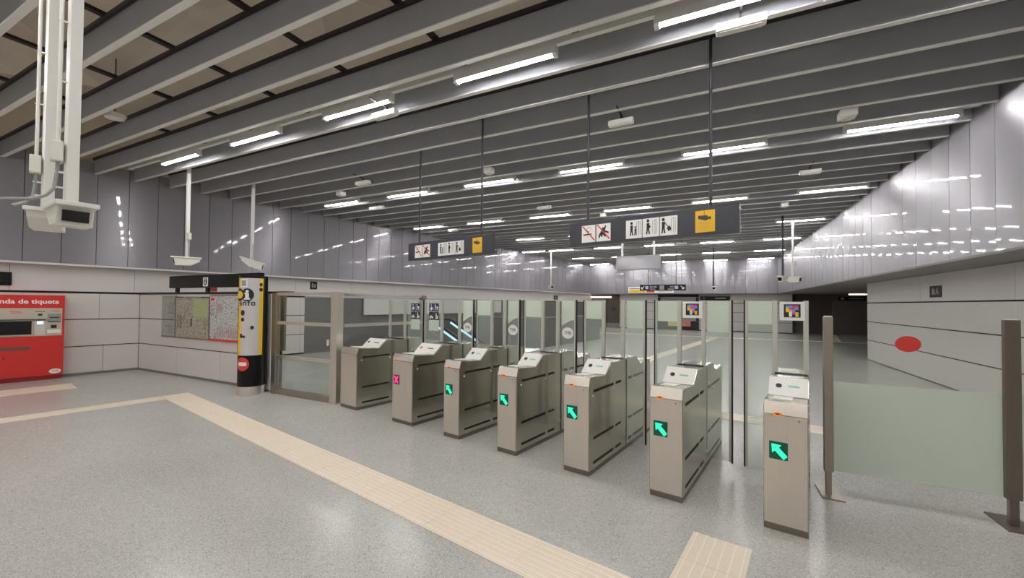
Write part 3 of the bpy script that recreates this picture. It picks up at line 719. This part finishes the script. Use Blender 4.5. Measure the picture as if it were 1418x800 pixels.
TB(.30, .805, -.014, 0, .635, .70, 'ticket_slot', mat('slot grey', srgb(110, 82, 80), .5, noise=.05), bevel=.003)
flat('keyhole', [disc(.475, .51, .018), disc(.485, .475, .014)], redd_m, TM, -.001)
flat('logo_disc', [disc(1.155, .165, .085, .05, 28)], wmark_m, TM, -.001)
text('machine_text', 'Venda de tiquets', .125, wmark_m, TM, 1.185, -.002, 1.605, align='RIGHT', offset=.003, sx=1.09)
text('logo_text', 'TMB', .05, redg_m, TM, 1.155, -.0042, .165, align='CENTER')
# dark monitor above it
p = G(-12.935, 0); o = empty('wall_monitor', (p.x, p.y, 0), GA+rad(90), 'black monitor on the wall above the red ticket machine', 'monitor')
MB().box(-.6, .56, -.03, .0, 1.93, 2.195).build('case', signb_m, o, bevel=.004); MB().box(-.57, .53, -.033, -.03, 1.96, 2.165).build('screen', screen_m, o)

# ================================================================== INFORMATION WALL BOARDS
def map_mat(name, ground, line, scale, second):
    m = mat(name, ground, .35); nt = m.node_tree; b = nt.nodes['Principled BSDF']
    tc = nt.nodes.new('ShaderNodeTexCoord')
    v = nt.nodes.new('ShaderNodeTexVoronoi'); v.feature = 'DISTANCE_TO_EDGE'; v.inputs['Scale'].default_value = scale; nt.links.new(tc.outputs['Object'], v.inputs['Vector'])
    n = nt.nodes.new('ShaderNodeTexNoise'); n.inputs['Scale'].default_value = scale*.35; n.inputs['Detail'].default_value = 5; nt.links.new(tc.outputs['Object'], n.inputs['Vector'])
    cr = nt.nodes.new('ShaderNodeValToRGB'); nt.links.new(v.outputs['Distance'], cr.inputs[0]); e = cr.color_ramp.elements
    e[0].position = .03; e[0].color = line; e[1].position = .09; e[1].color = ground
    c2 = nt.nodes.new('ShaderNodeValToRGB'); nt.links.new(n.outputs['Fac'], c2.inputs[0]); e = c2.color_ramp.elements
    e[0].position = .5; e[0].color = (1, 1, 1, 1); e[1].position = .62; e[1].color = second
    mx = nt.nodes.new('ShaderNodeMix'); mx.data_type = 'RGBA'; mx.blend_type = 'MULTIPLY'; mx.inputs[0].default_value = 1
    nt.links.new(cr.outputs[0], mx.inputs[6]); nt.links.new(c2.outputs[0], mx.inputs[7]); nt.links.new(mx.outputs[2], b.inputs['Base Color'])
    return m
map1 = map_mat('timetable print', srgb(178, 180, 172), srgb(110, 112, 108), 26, (.85, .88, .85, 1))
map2 = map_mat('city map print', srgb(176, 172, 160), srgb(120, 116, 104), 13, (.82, .86, .68, 1))
map3 = map_mat('network map print', srgb(206, 204, 202), srgb(120, 132, 130), 17, (.84, .88, .86, 1))
park = mat('park green print', srgb(170, 176, 130), .5, noise=.08, nscale=9)
def board(x0, x1, z0, z1, m, label):
    o = empty('map_board', (x0, YI-.004, 0), 0, label, 'map board', 'map boards on the information wall')
    w = x1-x0
    MB().box(0, w, -.03, 0, z0-.03, z1+.03).build('frame', steeld_m, o)
    MB().box(.02, w-.02, -.034, -.030, z0, z1).build('sheet', m, o)
    return o, w
o, w = board(-11.18, -10.60, .87, 1.73, map1, 'narrow grey timetable board at the left end of the information wall')
flat('photo_block', [rect(.3, .52, 1.40, 1.62)], grey_m, o, -.0345); flat('photo_block', [rect(.3, .52, .93, 1.13)], grey_m, o, -.0345); flat('rule', [rect(.03, .55, 1.22, 1.235), rect(.3, .55, 1.375, 1.385)], ink_m, o, -.0345)
o, w = board(-10.585, -9.28, .87, 1.71, map2, 'city map board with a green park patch, middle of the information wall')
flat('park_patch', [rect(.72, 1.26, 1.30, 1.68)], park, o, -.0345); flat('legend_box', [rect(.1, .12, 1.05, 1.35), rect(.19, .21, 1.05, 1.35), rect(.62, .66, 1.1, 1.28), rect(.0, .3, 1.72, 1.735), rect(1.0, 1.3, 1.72, 1.735)], ink_m, o, -.0345)
o, w = board(-9.265, -7.66, .87, 1.75, map3, 'white network map board with a red foot strip, by the information column')
flat('red_strip', [rect(.02, w-.02, .84, .885), rect(1.1, 1.55, 1.68, 1.74), rect(.05, .16, 1.66, 1.72)], redg_m, o, -.0345)
flat('index_lines', [rect(.3+.06*i, .325+.06*i, .92, 1.12) for i in range(18)]+[rect(.25, .27, 1.2, 1.66), rect(.28, .42, 1.44, 1.6)], mat('pink print', srgb(180, 150, 148), .5, noise=.05), o, -.0345)
# black header sign on legs
o = empty('header_sign', (-10.9, YI-.03, 0), 0, 'long black header sign on two short legs over the map boards', 'sign')
MB().box(0, 3.25, 0, .1, 1.93, 2.195).build('board', signb_m, o, bevel=.004)
for x in (.17, 1.37): MB().box(x, x+.09, .04, .09, 1.838, 1.93).build('leg', signb_m, o)
pl = flat('plate', [rect(1.36, 1.54, 1.955, 2.14)], wmark_m, o, -.001, t=.002)
flat('info_mark', [disc(1.45, 2.05, .06, .075)], ink_m, pl, -.0035); flat('i_mark', [rect(1.437, 1.463, 2.0, 2.06), disc(1.45, 2.09, .016)], wmark_m, pl, -.0057)
o = flat('small_notice', [rect(0, .22, 0, .08)], redd_m, None, 0, t=.01); o.location = (-9.26, YI-.02, 1.845); tag(o, 'small red and black notice standing above the network map board', 'notice')

# ================================================================== INFORMATION COLUMN (totem)
TC = (-7.45, 4.49); view = math.atan2(-TC[1], -TC[0])       # direction from the column to the viewer
T = empty('information_column', (TC[0], TC[1], 0), view+math.pi/2, 'round black information column with yellow and white front, left of fence', 'information column')
# local -Y looks at the viewer
def arc(a0, a1, r, n=14): return [(r*math.sin(a0+(a1-a0)*i/n), -r*math.cos(a0+(a1-a0)*i/n)) for i in range(n+1)]
def shell(name, a0, a1, r0, r1, z0, z1, m, parent=T, n=14):
    mb = MB(); A, B = arc(rad(a0), rad(a1), r1, n), arc(rad(a0), rad(a1), r0, n)
    for i in range(n): mb.prism([A[i], A[i+1], B[i+1], B[i]], 'z', z0, z1)
    return mb.build(name, m, parent)
MB().cyl((0, 0, .15), (0, 0, 2.11), .212, 40).build('body', signb_m, T)
MB().cyl((0, 0, 0), (0, 0, .15), .216, 40).build('base_ring', steel_m, T)
MB().box(.02, .235, -.06, .15, .15, 2.11).build('side_fin', signb_m, T, bevel=.01)
OFF = -10
shell('white_panel', OFF-38, OFF+38, .212, .221, .70, 2.06, grey2 := mat('column light grey', srgb(206, 200, 200), .35, noise=.03), n=18)
shell('yellow_band', OFF-56, OFF-38, .212, .221, .70, 2.06, yellow_m); shell('yellow_band', OFF+38, OFF+56, .212, .221, .70, 2.06, yellow_m)
def on_col(name, polys, m, ang, z, r=.2225, parent=T, t=.002):
    bm = bmesh.new()
    for p in polys:
        bm.faces.new([bm.verts.new((a, 0, b)) for a, b in p])
    x = -.14
    while x < .14:
        bmesh.ops.bisect_plane(bm, geom=list(bm.verts)+list(bm.edges)+list(bm.faces), plane_co=(x, 0, 0), plane_no=(1, 0, 0)); x += .0171
    bmesh.ops.recalc_face_normals(bm, faces=bm.faces)
    ret = bmesh.ops.extrude_face_region(bm, geom=list(bm.faces))
    for v in ret['geom']:
        if isinstance(v, bmesh.types.BMVert): v.co.y = 1
    for v in bm.verts:
        rr = r+(t if v.co.y > .5 else 0); th = rad(ang)+v.co.x/r
        v.co = (rr*math.sin(th), -rr*math.cos(th), z+v.co.z)
    bmesh.ops.recalc_face_normals(bm, faces=bm.faces)
    me = bpy.data.meshes.new(name); bm.to_mesh(me); bm.free(); me.materials.append(m)
    o = bpy.data.objects.new(name, me); COL.objects.link(o); o.parent = parent
    return o
on_col('info_mark', [disc(0, 0, .105, .115, 28)], ink_m, -22, 1.765)
on_col('i_mark', [rect(-.03, .03, -.07, .03), disc(0, .06, .026), rect(-.05, .05, -.085, -.06), rect(-.045, 0, .015, .035)], wmark_m, -22, 1.765, r=.2250)
on_col('ring_mark', [disc(0, 0, .08, .115, 24)], ink_m, -58, 1.765); on_col('yellow_mark', [disc(0, 0, .07, .07, 24)], yellow_m, -58, 1.765, r=.2250)
on_col('white_plate', [rect(-.06, .06, -.07, .07)], wmark_m, -37, 1.97); on_col('lift_mark', [rect(-.04, .04, -.05, .05)], grey_m, -37, 1.97, r=.225)
on_col('ring_mark', [disc(0, 0, .03)], ink_m, 34, 1.95); on_col('ring_mark', [disc(0, 0, .034)], ink_m, 34, 1.86)
on_col('stair_mark', [rect(-.05, .0, -.04, .03), rect(0, .05, -.04, .0)], ink_m, -40, 1.05)
on_col('dot_mark', [disc(0, 0, .035, .05)], ink_m, -40, 1.45); on_col('dot_mark', [disc(0, 0, .03, .035)], ink_m, -40, 1.33); on_col('dot_mark', [disc(0, 0, .028, .033)], ink_m, 0, 1.19)
on_col('logo_disc', [disc(0, 0, .115, .12, 28)], redg_m, -40, .55, r=.2135); on_col('logo_bar', [rect(-.075, .075, -.032, .032)], wmark_m, -40, .55, r=.216)
LET = {'i': [rect(.03, .05, 0, .07), rect(.03, .05, .085, .1)], 'n': [rect(0, .02, 0, .07), rect(.05, .07, 0, .06), rect(0, .065, .055, .075)], 'f': [rect(.015, .035, 0, .09), rect(0, .05, .055, .072), rect(.015, .055, .085, .1)], 'o': [rect(0, .02, .01, .065), rect(.05, .07, .01, .065), rect(.01, .06, 0, .018), rect(.01, .06, .057, .075)], 's': [rect(0, .06, 0, .016), rect(0, .06, .03, .045), rect(0, .06, .06, .075), rect(0, .016, .04, .07), rect(.045, .06, .008, .036)]}
def word(w, ang, z, k=1.):
    polys = []; x = 0
    for ch in w: polys += [[(x+a*k, b*k) for a, b in q] for q in LET[ch]]; x += {'i': .075, 'n': .085, 'f': .065, 'o': .085, 's': .075}[ch]*k
    on_col('column_text', [[(a-x/2, b) for a, b in q] for q in polys], ink_m, ang, z, t=.0015)
word('info', -22, 1.575, .9); word('s', -52, 1.575, .8)

# ================================================================== LEFT FENCE
FX0, FX1, FY = -7.14, -5.50, 4.65
F = empty('steel_fence', (0, 0, 0), 0, 'steel framed glass fence beside the information column', 'fence')
MB().box(FX0, FX0+.11, FY, FY+.09, 0, 1.81).build('post', steeld_m, F, bevel=.004)
MB().box(FX1-.12, FX1+.03, FY, FY+.13, 0, 1.82).build('post', steel_m, F, bevel=.006)
MB().box(FX0+.11, FX1-.12, FY+.02, FY+.08, 1.76, 1.815).build('top_rail', steel_m, F)
MB().box(FX0+.11, FX1-.12, FY+.01, FY+.09, 0, .10).build('bottom_rail', steeld_m, F)
for z in (1.255, .65): MB().box(FX0+.11, FX1-.12, FY+.02, FY+.06, z-.012, z+.045).build('rail', steel_m, F, bevel=.003)
MB().box(FX0+.11, FX1-.12, FY+.045, FY+.053, .10, .65).build('glass_pane', frost2 := glass('hazy glass', (.88, .92, .9, 1), .9, srgb(190, 196, 190), .18), F)
MB().box(FX0+.11, FX1-.12, FY+.045, FY+.053, .70, 1.76).build('glass_pane', glassr_m, F)
MB().box(FX1-.20, FX1-.165, FY+.0, FY+.02, .93, 1.03).build('latch', white_m, F)
# side run goes back alongside the first gate
q0 = G(-6.33, 3.75); SF = empty('steel_fence', (q0.x, q0.y, 0), GA+rad(90), 'steel framed glass fence running back behind the leftmost gate', 'fence')
MB().box(1.72, 1.83, -.05, .05, 0, 1.80).build('post', steeld_m, SF, bevel=.004)
MB().box(.06, 1.72, -.03, .03, 1.75, 1.80).build('top_rail', steel_m, SF); MB().box(.06, 1.72, -.03, .03, 0, .1).build('bottom_rail', steeld_m, SF)
MB().box(.06, 1.72, -.025, .015, 1.23, 1.28).build('rail', steel_m, SF)
MB().box(.06, 1.72, .0, .008, .1, 1.75).build('glass_pane', glassr_m, SF)
o = MB().box(-7.49, -7.27, 4.98, 5.02, .72, 1.77).build('olive_board', olive_m); tag(o, 'narrow olive board standing behind the left end of the fence', 'board')
MB().box(-7.40, -7.36, 4.985, 5.015, 0, .72).build('leg', black_m, o)
# icons on the left fascia
def fascia_icon(px_d, z, w, h, label):
    p = G(-12.936, px_d); o = empty('wall_icon', (p.x, p.y, 0), GA+rad(90), label, 'sign')
    MB().box(-w/2, w/2, -.015, 0, z-h/2, z+h/2).build('plate', signb_m, o); flat('figure', [rect(-w*.3, -w*.05, z-h*.3, z+h*.3), rect(w*.05, w*.3, z-h*.3, z+h*.2)], grey_m, o, -.0155)
fascia_icon(6.7, 2.18, .22, .24, 'small black pictogram sign on the wall above the fence')
fascia_icon(22.1, 2.06, .5, .24, 'tiny black sign on the left wall above the middle gates')

# ================================================================== RIGHT GLASS FENCE
def rpost(x0, x1, label, m):
    o = empty('fence_post', ((x0+x1)/2, 4.48, 0), 0, label, 'post'); w = (x1-x0)/2
    MB().box(-w, w, -.058, -.011, .21, 1.56).build('clamp_channel', m, o, bevel=.004)
    MB().box(-w*.6, w*.6, -.05, -.012, .012, .21).build('stalk', m, o)
    MB().box(-w-.03, w+.06, -.14, .17, 0, .012).build('base_plate', m, o)
    MB().box(-w*.8, w*.8, -.04, -.014, 1.56, 1.568).build('cap', wmark_m, o)
rpost(.878, .945, 'slim bronze steel post right of the nearest gate', steeld_m)
rpost(1.99, 2.075, 'dark bronze steel post near the right edge', postd_m)
def rpanel(x0, x1, label):
    o = empty('glass_panel', (x0, 4.48, 0), 0, label, 'glass panel', 'glass fence panels at right'); w = x1-x0
    MB().box(0, w, -.005, .005, .21, 1.70).build('pane', glassr_m, o)
    MB().box(0.002, w-.002, -.0095, -.006, .215, .99).build('frosted_band', frost_m, o)
    return o
pa = rpanel(.952, 2.070, 'large glass fence panel with red oval sticker, between two bronze posts')
flat('oval_sticker', [disc(.50, 1.345, .082, .066, 32)], redg_m, pa, -.0055, t=.001)
rpanel(2.082, 3.38, 'glass fence panel beyond the dark bronze post at the right edge')
# pictogram on right lower wall
o = empty('wall_icon', (4.348, 11.97, 0), rad(-90), 'small black pictogram sign high on the right wall', 'sign')
MB().box(-.25, .25, -.012, 0, 1.87, 2.12).build('plate', signb_m, o); flat('figure', [rect(-.14, -.02, 1.93, 2.06), seg(.03, 1.93, .09, 2.06, .03), seg(.15, 1.93, .09, 2.06, .03), rect(.03, .15, 1.96, 1.98)], grey_m, o, -.0125)

# ================================================================== FAR HALL THINGS
p = G(-8.2, 12.2); o = empty('parapet_wall', (p.x, p.y, 0), GA, 'low grey parapet around the stairs behind the middle gates', 'parapet')
MB().box(-3.7, 0, 0, .15, 0, 1.12).build('front_panel', panelg_m, o); MB().box(-.15, 0, .15, 6.0, 0, 1.12).build('side_panel', panelg_m, o)
MB().box(-3.72, .02, -.02, .17, 1.12, 1.14).build('coping', grey_m, o); MB().box(-.17, .02, .17, 6.02, 1.12, 1.14).build('coping', grey_m, o)
p = G(-10.95, 10.0); o = empty('escalator', (p.x, p.y, 0), GA, 'escalator with blue lit balustrade behind the red cross gate', 'escalator')
for k, yy in enumerate((0, .9)):
    b = MB().prism([(-1.2, 1.0), (0, 1.0), (1.9, .12), (1.9, 0), (-1.2, 0)], 'y', yy, yy+.05).build('balustrade', panelg_m, o)
    MB().bar((-1.2, yy+.02, 1.03), (0, yy+.02, 1.03), .06, .05).bar((0, yy+.02, 1.03), (1.95, yy+.02, .13), .06, .05).build('handrail', black_m, b)
    MB().bar((.02, yy-.012, .93), (1.4, yy-.012, .29), .02, .07).build('light_strip', blue_e, b)
    MB().bar((-.2, yy-.012, .70), (1.1, yy-.012, .1), .02, .02).build('skirt_line', grey_m, b)
# framed board in the far wall
o = empty('notice_frame', (-3.35, 29.29, 0), 0, 'black framed opening with yellow and red notices in the far wall', 'notice board')
for a in ((0, 2.55, .0, .6), (0, 2.55, 2.17, 2.36), (0, .18, .6, 2.17), (2.37, 2.55, .6, 2.17)): MB().box(a[0], a[1], -.06, 0, a[2]+.02, a[3]).build('frame', signb_m, o)
MB().box(.18, 2.37, -.02, 0, .6, 2.17).build('shutter', grey_m, o)
MB().box(.65, 1.35, -.075, -.062, .25, .62).build('yellow_notice', pale_y, o); MB().box(1.36, 2.05, -.075, -.062, .25, .62).build('red_notice', pale_r, o)
o = empty('far_sign', (-.75, 29.28, 0), 0, 'low black sign to the right of the black framed opening', 'sign')
MB().box(0, 1.75, -.08, 0, 1.98, 2.25).build('board', signb_m, o); flat('sign_mark', [rect(.2, .3, 2.08, 2.16), rect(.9, 1.5, 2.08, 2.16)], grey_m, o, -.082)
o = MB().box(-8.5, -6.45, 29.0, 29.06, 2.13, 2.24).build('warm_light_strip', warm_e); tag(o, 'warm pink light strip over the opening at far left', 'light strip')
o = empty('doorway_vent', (-6.95, 29.45, 0), 0, 'dark stairway doorway left of the white far wall', 'doorway')
MB().box(0, 1.0, .3, .35, 0, 2.3).build('back_panel', brown_m, o)
flat('round_mark', [seg(.5, 1.35, .5+.25*math.cos(t), 1.35+.22*math.sin(t), .05) for t in [i*math.pi/4 for i in range(8)]], ink_m, o, .298)
MB().box(0.02, .98, .05, .28, .0, .16).box(0.02, .98, .12, .28, .16, .32).build('steps', grey_m, o)
# corridor lamp and sign
o = empty('corridor_lamp', (7.0, 27.5, 2.31), 0, 'pinkish tube lamp in the dark corridor at right', 'lamp')
MB().box(-.5, .5, -.05, .05, .03, .07).build('housing', black_m, o); MB().cyl((-.45, 0, 0), (.45, 0, 0), .035, 10).build('tube', warm_e, o)
o = empty('corridor_sign', (6.5, 26.8, 0), 0, 'small black sign hanging under the corridor lamp', 'sign')
MB().box(-.55, .75, 0, .05, 1.98, 2.17).build('board', signb_m, o)
for x in (-.4, .6): MB().cyl((x, .025, 2.17), (x, .025, 2.385), .012, 8).build('rod', dark_m, o)
flat('sign_mark', [rect(-.45, -.3, 2.02, 2.13), rect(-.1, .5, 2.05, 2.1)], grey_m, o, -.001)
